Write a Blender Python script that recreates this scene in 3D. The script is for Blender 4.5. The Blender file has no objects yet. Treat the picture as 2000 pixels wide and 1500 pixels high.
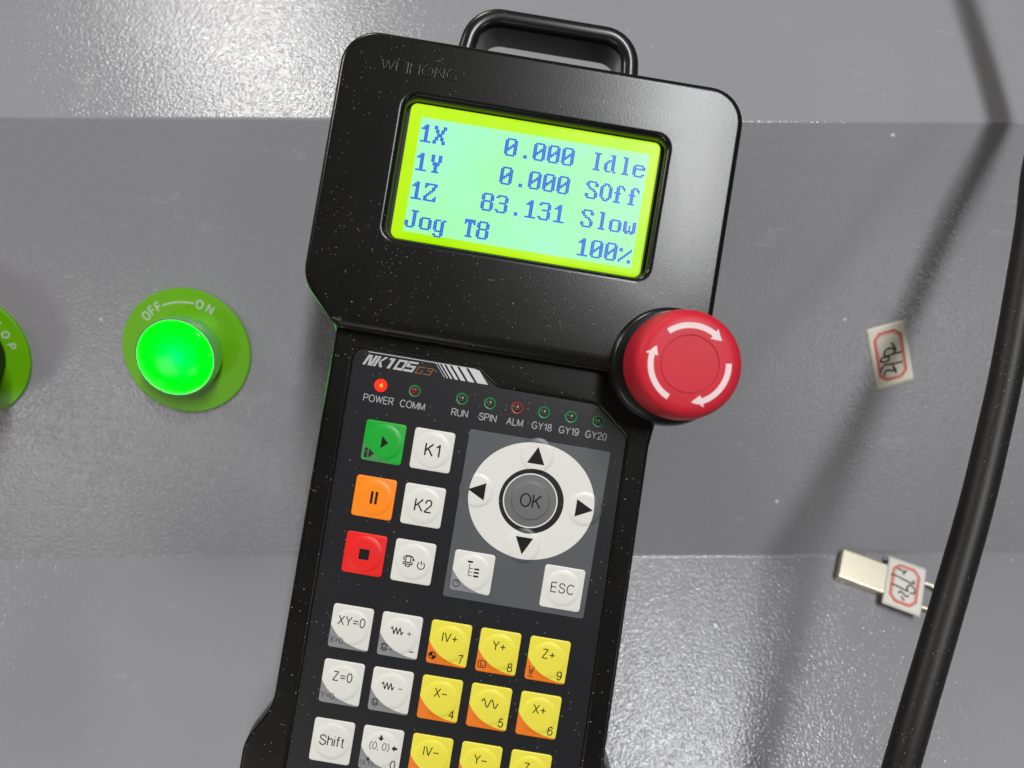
import bpy, bmesh, math, random
from mathutils import Matrix, Vector
from mathutils.geometry import tessellate_polygon

SC = bpy.context.scene
COL = SC.collection
MM = 0.001
random.seed(7)

# ------------------------------------------------------------------ frames
# World: z up, the ledge of the cabinet is z = 0, its back fold is the x axis.
# "View frame" (mm): origin on the pendant's face under the camera, z towards the camera.
FOLD = Vector((0, -60.3, -86.0))
PANEL_TURN = Matrix.Rotation(math.radians(0.87), 4, 'Y')
T = (Matrix.Rotation(math.radians(30), 4, 'X') @ Matrix.Translation(-FOLD * MM)
     @ PANEL_TURN.inverted())

def W(x, y, z):
    return T @ (Vector((x, y, z)) * MM)

# ------------------------------------------------------------------ camera
cam = bpy.data.cameras.new('camera')
cam.sensor_fit = 'HORIZONTAL'
cam.sensor_width = 36.0
cam.lens = 27.0
cam.clip_start = 0.01
cam.clip_end = 50
cam.dof.use_dof = True
cam.dof.focus_distance = 0.184
cam.dof.aperture_fstop = 12.0
camo = bpy.data.objects.new('camera', cam)
COL.objects.link(camo)
camo.matrix_world = T @ Matrix.Translation((0, 0, 0.183))
SC.camera = camo

# ------------------------------------------------------------------ world and lamps
w = bpy.data.worlds.new('World')
SC.world = w
w.use_nodes = True
w.node_tree.nodes['Background'].inputs[0].default_value = (1.0, 0.97, 0.90, 1)
w.node_tree.nodes['Background'].inputs[1].default_value = 0.045

def area(name, pos, target, sx, sy, power, color=(1, 1, 1), along=None):
    """Area lamp; pos/target in metres in the view frame; 'along' is the direction of its long side."""
    l = bpy.data.lights.new(name, 'AREA')
    l.shape = 'RECTANGLE'
    l.size, l.size_y = sx, sy
    l.energy = power
    l.color = color
    o = bpy.data.objects.new(name, l)
    COL.objects.link(o)
    p, t = T @ Vector(pos), T @ Vector(target)
    z = (p - t).normalized()
    y = (T.to_3x3() @ Vector(along if along else (0, 1, 0)))
    x = y.cross(z).normalized()
    y = z.cross(x).normalized()
    m = Matrix((x, y, z)).transposed().to_4x4()
    m.translation = p
    o.matrix_world = m
    return o

area('ceiling_tube_lamp', (0.47, 0.80, 1.70), (0, 0, 0), 0.14, 1.15, 37, (0.985, 0.99, 1.0), (-0.03, 1.0, -0.57))
area('rear_ceiling_lamp', (-0.90, 3.0, 0.42), (0, 0, 0), 0.62, 0.56, 26, (1.0, 0.985, 0.955))
area('side_wall_lamp', (-1.28, -1.22, 1.70), (0, 0, 0), 0.5, 0.42, 6.0, (1.0, 0.97, 0.90))
area('front_wall_lamp', (-0.60, -1.44, 1.85), (0, 0, 0), 0.26, 0.24, 1.5, (1.0, 0.97, 0.95))
area('right_wall_lamp', (1.10, -0.86, 1.55), (0, 0, 0), 0.34, 0.32, 2.2, (1.0, 0.98, 0.96))
area('left_fill_lamp', (-2.4, 1.6, 1.10), (0, 0, 0), 0.5, 0.5, 27, (1.0, 0.96, 0.88))  # added fill to brighten the level faces, stands for no fixture

SC.view_settings.view_transform = 'Standard'
SC.view_settings.look = 'None'
SC.view_settings.exposure = 0.0
SC.view_settings.gamma = 1.0
SC.view_settings.use_curve_mapping = False

# ------------------------------------------------------------------ materials
def principled(name):
    m = bpy.data.materials.new(name)
    m.use_nodes = True
    return m, m.node_tree, m.node_tree.nodes['Principled BSDF']

def node(nt, kind, **props):
    n = nt.nodes.new(kind)
    for k, v in props.items():
        setattr(n, k, v)
    return n

def coords(nt):
    return node(nt, 'ShaderNodeTexCoord').outputs['Object']

def noise(nt, vec, scale, detail=2.0, rough=0.5):
    n = node(nt, 'ShaderNodeTexNoise')
    n.inputs['Scale'].default_value = scale
    n.inputs['Detail'].default_value = detail
    n.inputs['Roughness'].default_value = rough
    nt.links.new(vec, n.inputs['Vector'])
    return n.outputs['Fac']

def ramp(nt, fac, lo, hi, c0=(0, 0, 0, 1), c1=(1, 1, 1, 1)):
    r = node(nt, 'ShaderNodeValToRGB')
    r.color_ramp.elements[0].position = lo
    r.color_ramp.elements[1].position = hi
    r.color_ramp.elements[0].color = c0
    r.color_ramp.elements[1].color = c1
    nt.links.new(fac, r.inputs[0])
    return r.outputs[0]

def math_n(nt, op, a, b=None):
    n = node(nt, 'ShaderNodeMath', operation=op)
    for i, v in enumerate((a, b)):
        if v is None:
            continue
        if isinstance(v, (int, float)):
            n.inputs[i].default_value = v
        else:
            nt.links.new(v, n.inputs[i])
    return n.outputs[0]

def mix(nt, fac, a, b):
    n = node(nt, 'ShaderNodeMix', data_type='RGBA')
    for sock, v in ((n.inputs[0], fac), (n.inputs[6], a), (n.inputs[7], b)):
        if isinstance(v, (int, float)):
            sock.default_value = v
        elif isinstance(v, tuple):
            sock.default_value = v
        else:
            nt.links.new(v, sock)
    return n.outputs[2]

def bump(nt, bsdf, height, dist, strength=1.0):
    b = node(nt, 'ShaderNodeBump')
    b.inputs['Strength'].default_value = strength
    b.inputs['Distance'].default_value = dist
    nt.links.new(height, b.inputs['Height'])
    nt.links.new(b.outputs[0], bsdf.inputs['Normal'])

def specks(nt, vec, scale, size, density):
    """Dust: small dots in a fraction of the cells of a Voronoi pattern, gathered in patches."""
    v = node(nt, 'ShaderNodeTexVoronoi', feature='F1')
    v.inputs['Scale'].default_value = scale
    v.inputs['Randomness'].default_value = 1.0
    nt.links.new(vec, v.inputs['Vector'])
    sep = node(nt, 'ShaderNodeSeparateColor')
    nt.links.new(v.outputs['Color'], sep.inputs[0])
    rad = math_n(nt, 'MULTIPLY', sep.outputs[1], size)
    dot = math_n(nt, 'LESS_THAN', v.outputs['Distance'], rad)
    patch = ramp(nt, noise(nt, vec, 30, 3, 0.6), 0.36, 0.72)
    lim = math_n(nt, 'MULTIPLY', patch, density * 2.3)
    on = math_n(nt, 'LESS_THAN', sep.outputs[0], lim)
    a = math_n(nt, 'MULTIPLY', dot, on)
    return math_n(nt, 'MULTIPLY', a, math_n(nt, 'POWER', sep.outputs[2], 1.8))

def plain(name, color, rough=0.5, metallic=0.0, spec=0.5, grain=None, variation=0.0):
    m, nt, b = principled(name)
    c = tuple(color) + (1,)
    b.inputs['Roughness'].default_value = rough
    b.inputs['Metallic'].default_value = metallic
    b.inputs['Specular IOR Level'].default_value = spec
    vec = coords(nt)
    f = noise(nt, vec, 90, 3)
    lo = tuple(x * (1 - variation) for x in color) + (1,)
    hi = tuple(min(1, x * (1 + variation)) for x in color) + (1,)
    nt.links.new(mix(nt, f, lo, hi), b.inputs['Base Color'])
    if grain:
        bump(nt, b, noise(nt, vec, grain[0], 2), grain[1] * MM)
    return m

def plastic(name, color, rough, grain_scale, grain_mm, dust=(0.28, 0.25), spec=0.5):
    m, nt, b = principled(name)
    vec = coords(nt)
    d1 = specks(nt, vec, 1900, dust[0], dust[1] * 1.7)
    d2 = specks(nt, vec, 700, dust[0] * 0.42, dust[1] * 0.35)
    d = math_n(nt, 'MAXIMUM', d1, d2)
    haze = ramp(nt, noise(nt, vec, 60, 4, 0.6), 0.45, 0.8)
    base = mix(nt, math_n(nt, 'MULTIPLY', haze, 0.18), tuple(color) + (1,), (0.022, 0.021, 0.018, 1))
    nt.links.new(mix(nt, d, base, (0.24, 0.235, 0.21, 1)), b.inputs['Base Color'])
    b.inputs['Roughness'].default_value = rough
    b.inputs['Specular IOR Level'].default_value = spec
    bump(nt, b, noise(nt, vec, grain_scale, 2, 0.5), grain_mm * MM)
    return m

def paint():
    m, nt, b = principled('grey_orange_peel_paint')
    vec = coords(nt)
    big = noise(nt, vec, 9, 4, 0.6)
    base = mix(nt, big, (0.226, 0.227, 0.238, 1), (0.256, 0.256, 0.266, 1))
    # smeared whitish scuffs and a few dark nicks
    mp = node(nt, 'ShaderNodeMapping')
    mp.inputs['Scale'].default_value = (1.0, 1.9, 1.9)
    nt.links.new(vec, mp.inputs[0])
    sc_ = ramp(nt, noise(nt, mp.outputs[0], 42, 6, 0.75), 0.61, 0.80)
    base = mix(nt, math_n(nt, 'MULTIPLY', sc_, 0.55), base, (0.46, 0.45, 0.42, 1))
    base = mix(nt, specks(nt, vec, 130, 0.10, 0.16), base, (0.62, 0.61, 0.57, 1))
    nt.links.new(base, b.inputs['Base Color'])
    rr = ramp(nt, noise(nt, vec, 16, 3), 0.3, 0.7, (0.125,) * 3 + (1,), (0.17,) * 3 + (1,))
    nt.links.new(rr, b.inputs['Roughness'])
    b.inputs['Specular IOR Level'].default_value = 0.29
    h1 = noise(nt, vec, 1350, 1.5, 0.5)
    v = node(nt, 'ShaderNodeTexVoronoi', feature='SMOOTH_F1')
    v.inputs['Scale'].default_value = 1150
    v.inputs['Smoothness'].default_value = 0.6
    nt.links.new(vec, v.inputs['Vector'])
    h = math_n(nt, 'SUBTRACT', math_n(nt, 'MULTIPLY', h1, 1.0), math_n(nt, 'MULTIPLY', v.outputs['Distance'], 0.7))
    bump(nt, b, h, 0.000098)
    return m

def corner_print(name, main, corner, rough=0.42):
    """Membrane key whose lower left corner is printed in a second colour behind an arc."""
    m, nt, b = principled(name)
    vec = coords(nt)
    sub = node(nt, 'ShaderNodeVectorMath', operation='SUBTRACT')
    sub.inputs[1].default_value = (4.4 * MM, 6.3 * MM, 0)
    nt.links.new(vec, sub.inputs[0])
    mul = node(nt, 'ShaderNodeVectorMath', operation='MULTIPLY')
    mul.inputs[1].default_value = (1, 1, 0)
    nt.links.new(sub.outputs[0], mul.inputs[0])
    ln = node(nt, 'ShaderNodeVectorMath', operation='LENGTH')
    nt.links.new(mul.outputs[0], ln.inputs[0])
    f = math_n(nt, 'GREATER_THAN', ln.outputs['Value'], 11.1 * MM)
    base = mix(nt, f, tuple(main) + (1,), tuple(corner) + (1,))
    base = mix(nt, math_n(nt, 'MULTIPLY', ramp(nt, noise(nt, vec, 220, 3), 0.6, 0.9), 0.10), base, (0.3, 0.28, 0.24, 1))
    nt.links.new(base, b.inputs['Base Color'])
    b.inputs['Roughness'].default_value = rough
    bump(nt, b, noise(nt, vec, 1500, 2), 0.00001)
    return m

def glow(name, color, strength, second=None, scale=60, rough=0.3):
    m, nt, b = principled(name)
    c = tuple(color) + (1,)
    b.inputs['Base Color'].default_value = tuple(x * 0.04 for x in color) + (1,)
    b.inputs['Roughness'].default_value = rough
    b.inputs['Emission Strength'].default_value = strength
    b.inputs['Specular IOR Level'].default_value = 0.15
    if second:
        f = ramp(nt, noise(nt, coords(nt), scale, 3), 0.35, 0.7)
        nt.links.new(mix(nt, f, c, tuple(second) + (1,)), b.inputs['Emission Color'])
    else:
        b.inputs['Emission Color'].default_value = c
    return m

def dusty_display():
    m = glow('mint_display', (0.38, 1.0, 0.44), 0.97, (0.40, 0.95, 0.66), 45)
    nt = m.node_tree; b = nt.nodes['Principled BSDF']
    src = b.inputs['Emission Color'].links[0].from_socket
    vec = coords(nt)
    d = specks(nt, vec, 900, 0.22, 0.22)
    nt.links.new(mix(nt, math_n(nt, 'MULTIPLY', d, 0.45), src, (0.16, 0.40, 0.16, 1)), b.inputs['Emission Color'])
    return m

def lit_lens():
    m, nt, b = principled('lit_green_lens')
    b.inputs['Base Color'].default_value = (0.0, 0.06, 0.005, 1)
    b.inputs['Specular IOR Level'].default_value = 0.08
    b.inputs['Roughness'].default_value = 0.12
    ln = node(nt, 'ShaderNodeVectorMath', operation='LENGTH')
    mul = node(nt, 'ShaderNodeVectorMath', operation='MULTIPLY')
    mul.inputs[1].default_value = (1, 1, 0)
    nt.links.new(coords(nt), mul.inputs[0])
    nt.links.new(mul.outputs[0], ln.inputs[0])
    f = ramp(nt, ln.outputs['Value'], 0.0002, 0.0055, (0.0, 0.60, 0.012, 1), (0.0, 0.60, 0.0004, 1))
    nt.links.new(f, b.inputs['Emission Color'])
    b.inputs['Emission Strength'].default_value = 17.0
    return m

M = dict(
    paint=paint(),
    black=plastic('black_grained_plastic', (0.0055, 0.0054, 0.0048), 0.245, 2300, 0.011, (0.30, 0.14), 0.33),
    gloss=plastic('black_satin_plastic', (0.009, 0.009, 0.009), 0.26, 1500, 0.006, (0.20, 0.10)),
    film=plastic('dark_membrane_film', (0.0125, 0.0125, 0.0145), 0.34, 3200, 0.010, (0.26, 0.11), 0.38),
    greyfilm=plain('grey_membrane_print', (0.075, 0.078, 0.085), 0.45, 0, 0.5, (3200, 0.014), 0.1),
    white=plain('white_membrane_print', (0.66, 0.65, 0.60), 0.42, 0, 0.5, (1500, 0.010), 0.05),
    white_corner=corner_print('white_key_grey_corner', (0.66, 0.65, 0.60), (0.215, 0.218, 0.225)),
    yellow=corner_print('yellow_key_orange_corner', (0.75, 0.66, 0.055), (0.74, 0.17, 0.003)),
    green=corner_print('green_key_pale_corner', (0.0, 0.34, 0.018), (0.055, 0.25, 0.07)),
    orange=plain('orange_key', (0.92, 0.235, 0.002), 0.42, 0, 0.5, (1500, 0.010), 0.03),
    red=plain('red_key', (0.74, 0.010, 0.008), 0.42, 0, 0.5, (1500, 0.010), 0.05),
    okgrey=plain('grey_ok_key', (0.125, 0.125, 0.127), 0.42, 0, 0.5, (1500, 0.010), 0.05),
    ink=plain('black_ink', (0.010, 0.010, 0.010), 0.5, 0, 0.15),
    softink=plain('thin_grey_black_ink', (0.022, 0.022, 0.020), 0.5, 0, 0.15),
    corner_ink=plain('faint_corner_ink', (0.025, 0.025, 0.026), 0.5, 0, 0.15),
    whiteink=plain('white_ink', (0.52, 0.53, 0.53), 0.5, 0, 0.4, None, 0.08),
    paleink=plain('pale_grey_ink', (0.33, 0.33, 0.33), 0.5),
    orangeink=plain('orange_ink', (0.28, 0.10, 0.025), 0.5),
    knob=plain('red_knob_plastic', (0.52, 0.014, 0.030), 0.48, 0, 0.28, (2500, 0.012), 0.10),
    knobink=plain('white_arrow_print', (0.72, 0.56, 0.56), 0.5, 0, 0.4, None, 0.06),
    plate=plain('green_legend_plate', (0.118, 0.370, 0.002), 0.36, 0, 0.3, (900, 0.010), 0.06),
    chrome=plain('green_lit_metal', (0.50, 0.80, 0.56), 0.27, 0.9, 0.5, (900, 0.010), 0.04),  # silver bezel; the lens's green light is put into its base colour
    gold=plain('champagne_metal', (0.72, 0.66, 0.52), 0.34, 0.75, 0.5, (1200, 0.010), 0.06),
    paper=plain('cream_paper', (0.66, 0.62, 0.51), 0.75, 0, 0.3, (700, 0.03), 0.06),
    palepaper=plain('white_paper', (0.66, 0.64, 0.58), 0.7, 0, 0.3, (700, 0.03), 0.05),
    redink=plain('red_border_ink', (0.56, 0.045, 0.025), 0.6, 0, 0.3, None, 0.2),
    pinkink=plain('pale_red_border_ink', (0.62, 0.20, 0.17), 0.6, 0, 0.3, None, 0.1),
    pen=plain('marker_ink', (0.030, 0.034, 0.030), 0.55, 0, 0.15),
    rubber=plastic('black_rubber_sheath', (0.010, 0.0095, 0.0085), 0.47, 900, 0.03, (0.24, 0.3), 0.28),
    dark=plain('black_recess', (0.006, 0.006, 0.006), 0.6),
    lens=lit_lens(),
    lens_ring=glow('green_lens_groove', (0.0, 0.44, 0.008), 1.0),
    lime=glow('lime_backlight', (0.46, 0.93, 0.0), 0.93, (0.62, 1.0, 0.02), 45),
    mint=dusty_display(),
    pixel=glow('blue_pixels', (0.020, 0.115, 0.80), 0.88),
    led_red=glow('lit_red_indicator', (1.0, 0.008, 0.003), 5.0),
    led_hot=glow('lit_red_indicator_core', (1.0, 0.42, 0.02), 1.3),
    led_dim=plain('dull_red_indicator', (0.20, 0.006, 0.010), 0.25),
    led_off=plain('dark_indicator_dome', (0.045, 0.043, 0.036), 0.22),
    ring_green=plain('green_ring_print', (0.012, 0.17, 0.045), 0.4),
    ring_red=plain('red_ring_print', (0.28, 0.018, 0.022), 0.4),
)

# ------------------------------------------------------------------ mesh helpers
def finish(name, verts, faces, mat, parent=None, smooth=35, weighted=True):
    me = bpy.data.meshes.new(name)
    me.from_pydata([(x * MM, y * MM, z * MM) for x, y, z in verts], [], faces)
    me.validate()
    me.update()
    bm = bmesh.new()
    bm.from_mesh(me)
    bmesh.ops.recalc_face_normals(bm, faces=bm.faces)
    bm.to_mesh(me)
    bm.free()
    if smooth:
        for p in me.polygons:
            p.use_smooth = True
        me.set_sharp_from_angle(angle=math.radians(smooth))
    me.materials.append(M[mat])
    o = bpy.data.objects.new(name, me)
    COL.objects.link(o)
    if parent:
        o.parent = parent
    if smooth and weighted:
        md = o.modifiers.new('weighted_normal', 'WEIGHTED_NORMAL')
        md.keep_sharp = True
    return o

def rounded(pts, segs=8):
    """pts: (x, y, radius); a closed outline with its corners rounded."""
    out = []
    n = len(pts)
    for i in range(n):
        p = Vector(pts[i][:2]); r = pts[i][2]
        a = Vector(pts[i - 1][:2]); b = Vector(pts[(i + 1) % n][:2])
        da, db = (a - p).normalized(), (b - p).normalized()
        ang = da.angle(db)
        if r <= 0 or abs(ang - math.pi) < 1e-3:
            out.append(tuple(p)); continue
        t = min(r / math.tan(ang / 2), (a - p).length * 0.49, (b - p).length * 0.49)
        rr = t * math.tan(ang / 2)
        c = p + (da + db).normalized() * (rr / math.sin(ang / 2))
        s, e = p + da * t - c, p + db * t - c
        a0 = math.atan2(s.y, s.x); a1 = math.atan2(e.y, e.x)
        d = (a1 - a0 + math.pi) % (2 * math.pi) - math.pi
        for k in range(segs + 1):
            th = a0 + d * k / segs
            out.append((c.x + rr * math.cos(th), c.y + rr * math.sin(th)))
    return out

def area2(o):
    return sum(o[i - 1][0] * o[i][1] - o[i][0] * o[i - 1][1] for i in range(len(o)))

def inset(o, d, wf=None):
    n = len(o); res = []
    for i in range(n):
        p, a, b = Vector(o[i]), Vector(o[i - 1]), Vector(o[(i + 1) % n])
        e1, e2 = (p - a), (b - p)
        if e1.length < 1e-9: e1 = e2
        if e2.length < 1e-9: e2 = e1
        n1 = Vector((-e1.y, e1.x)).normalized(); n2 = Vector((-e2.y, e2.x)).normalized()
        m = (n1 + n2)
        m = m.normalized() if m.length > 1e-6 else n1
        k = d / max(0.35, m.dot(n1))
        if wf: k *= wf(p.x, p.y)
        res.append((p.x + m.x * k, p.y + m.y * k))
    return res

def plate_geo(outlines, z0, z1, bev=0.0, segs=4, wf=None, bottom=False):
    """Solid with vertical sides; first outline is the outside, others are holes; top edges rounded by bev."""
    outs = []
    for i, o in enumerate(outlines):
        ccw = area2(o) > 0
        outs.append(o if ccw == (i == 0) else o[::-1])
    prof = [(0, z0), (0, z1 - bev)]
    if bev > 0:
        for k in range(1, segs + 1):
            t = math.pi / 2 * k / segs
            prof.append((bev * (1 - math.cos(t)), z1 - bev + bev * math.sin(t)))
    verts, faces, tops, bots = [], [], [], []
    for o in outs:
        n = len(o); start = len(verts)
        for d, z in prof:
            for x, y in (inset(o, d, wf) if d > 0 else o):
                verts.append((x, y, z))
        for r in range(len(prof) - 1):
            for i in range(n):
                j = (i + 1) % n
                a = start + r * n
                faces.append((a + i, a + j, a + n + j, a + n + i))
        tops.append([start + (len(prof) - 1) * n + i for i in range(n)])
        bots.append([start + i for i in range(n)])
    for grp, do in ((tops, True), (bots, bottom)):
        if not do: continue
        flat = [i for g in grp for i in g]
        tri = tessellate_polygon([[Vector((verts[i][0], verts[i][1], 0)) for i in g] for g in grp])
        for t in tri:
            faces.append(tuple(flat[i] for i in t))
    return verts, faces

def merge(geos):
    V, F = [], []
    for v, f in geos:
        k = len(V); V += v; F += [tuple(i + k for i in q) for q in f]
    return V, F

def plate(name, outlines, z0, z1, mat, parent=None, bev=0.0, segs=4, wf=None, bottom=True, smooth=35):
    v, f = plate_geo(outlines, z0, z1, bev, segs, wf, bottom)
    return finish(name, v, f, mat, parent, smooth)

def circle(cx, cy, r, n=64, ry=None):
    ry = r if ry is None else ry
    return [(cx + r * math.cos(2 * math.pi * i / n), cy + ry * math.sin(2 * math.pi * i / n)) for i in range(n)]

def rect(x0, y0, x1, y1, r=0.0, segs=6):
    return rounded([(x0, y0, r), (x1, y0, r), (x1, y1, r), (x0, y1, r)], segs)

def lathe_geo(prof, cx=0, cy=0, n=64, closed=False):
    verts, faces, rings = [], [], []
    for r, z in prof:
        if r < 1e-6:
            rings.append([len(verts)]); verts.append((cx, cy, z))
        else:
            rings.append(list(range(len(verts), len(verts) + n)))
            verts += [(cx + r * math.cos(2 * math.pi * i / n), cy + r * math.sin(2 * math.pi * i / n), z) for i in range(n)]
    pairs = list(zip(rings, rings[1:]))
    if closed: pairs.append((rings[-1], rings[0]))
    for a, b in pairs:
        for i in range(n):
            j = (i + 1) % n
            if len(a) == 1 and len(b) == 1: continue
            if len(a) == 1: faces.append((a[0], b[i], b[j]))
            elif len(b) == 1: faces.append((a[i], a[j], b[0]))
            else: faces.append((a[i], a[j], b[j], b[i]))
    return verts, faces

def lathe(name, prof, mat, parent=None, cx=0, cy=0, n=64, smooth=40, closed=False):
    v, f = lathe_geo(prof, cx, cy, n, closed)
    return finish(name, v, f, mat, parent, smooth)

def fillet(prof, idx, r, segs=5):
    """Round the profile point idx by r."""
    p = Vector(prof[idx]); a = Vector(prof[idx - 1]); b = Vector(prof[idx + 1])
    da, db = (a - p).normalized(), (b - p).normalized()
    s, e = p + da * r, p + db * r
    arc = [tuple((1 - t) ** 2 * s + 2 * t * (1 - t) * p + t * t * e) for t in [k / segs for k in range(segs + 1)]]
    return prof[:idx] + arc + prof[idx + 1:]

def smooth_path(pts, per=8, closed=False):
    """Catmull-Rom through the points."""
    P = [Vector(p) for p in pts]
    n = len(P); out = []
    rng = range(n if closed else n - 1)
    for i in rng:
        p0 = P[i - 1] if (i > 0 or closed) else P[0] * 2 - P[1]
        p1 = P[i]; p2 = P[(i + 1) % n]
        p3 = P[(i + 2) % n] if (i + 2 < n or closed) else P[-1] * 2 - P[-2]
        for k in range(per):
            t = k / per
            out.append(0.5 * ((2 * p1) + (p2 - p0) * t + (2 * p0 - 5 * p1 + 4 * p2 - p3) * t * t + (3 * p1 - p0 - 3 * p2 + p3) * t ** 3))
    if not closed: out.append(P[-1])
    return out

def tube_geo(pts, r, sides=8, flat=1.0, closed=False, section=None):
    """Tube of radius r along 3D points; flat < 1 squashes it in z about the path (ink strokes)."""
    P = [Vector(p) if len(p) == 3 else Vector((p[0], p[1], 0)) for p in pts]
    n = len(P); verts, faces = [], []
    up = None
    for i in range(n):
        if closed: t = (P[(i + 1) % n] - P[i - 1])
        else: t = (P[min(i + 1, n - 1)] - P[max(i - 1, 0)])
        t.normalize()
        if up is None:
            up = Vector((0, 0, 1)) if abs(t.z) < 0.9 else Vector((0, 1, 0))
        side = t.cross(up).normalized()
        up = side.cross(t).normalized()
        sec = section or [(r * math.cos(2 * math.pi * k / sides), r * flat * math.sin(2 * math.pi * k / sides)) for k in range(sides)]
        m = len(sec)
        for a, b in sec:
            verts.append(tuple(P[i] + side * a + up * b))
    for i in range(n if closed else n - 1):
        for k in range(m):
            a, b = i * m + k, i * m + (k + 1) % m
            j = ((i + 1) % n) * m
            faces.append((a, b, j + (k + 1) % m, j + k))
    if not closed:
        faces.append(tuple(range(m)))
        faces.append(tuple((n - 1) * m + k for k in range(m)))
    return verts, faces

def resample(l, step=0.3):
    out = [l[0]]
    for a, b in zip(l, l[1:]):
        d = math.dist(a, b); k = max(1, math.ceil(d / step))
        out += [(a[0] + (b[0] - a[0]) * i / k, a[1] + (b[1] - a[1]) * i / k) for i in range(1, k + 1)]
    return out

def stroke_geo(lines, width, z, flat=0.25):
    g = []
    for l in lines:
        closed = len(l) > 2 and math.dist(l[0], l[-1]) < 1e-4
        q = resample(l)
        if closed: q = q[:-1]
        g.append(tube_geo([(x, y, z(x, y) if callable(z) else z) for x, y in q], width / 2, 6, flat, closed))
    return merge(g)

def strokes(name, lines, width, z, mat, parent, flat=0.25):
    """Inked line drawing: each line a thin squashed bead lying on the surface z."""
    v, f = stroke_geo(lines, width, z, flat)
    return finish(name, v, f, mat, parent, 60, False)

def shapes(name, polys, z0, z1, mat, parent):
    v, f = merge([plate_geo([p] if isinstance(p[0][0], (int, float)) else p, z0, z1) for p in polys])
    return finish(name, v, f, mat, parent, None)

def arc(cx, cy, r, a0, a1, n=14, ry=None):
    ry = r if ry is None else ry
    return [(cx + r * math.cos(math.radians(a0 + (a1 - a0) * i / n)), cy + ry * math.sin(math.radians(a0 + (a1 - a0) * i / n))) for i in range(n + 1)]

def cr(*pts):
    return [(p.x, p.y) for p in smooth_path([(x, y, 0) for x, y in pts], 5)]

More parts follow.
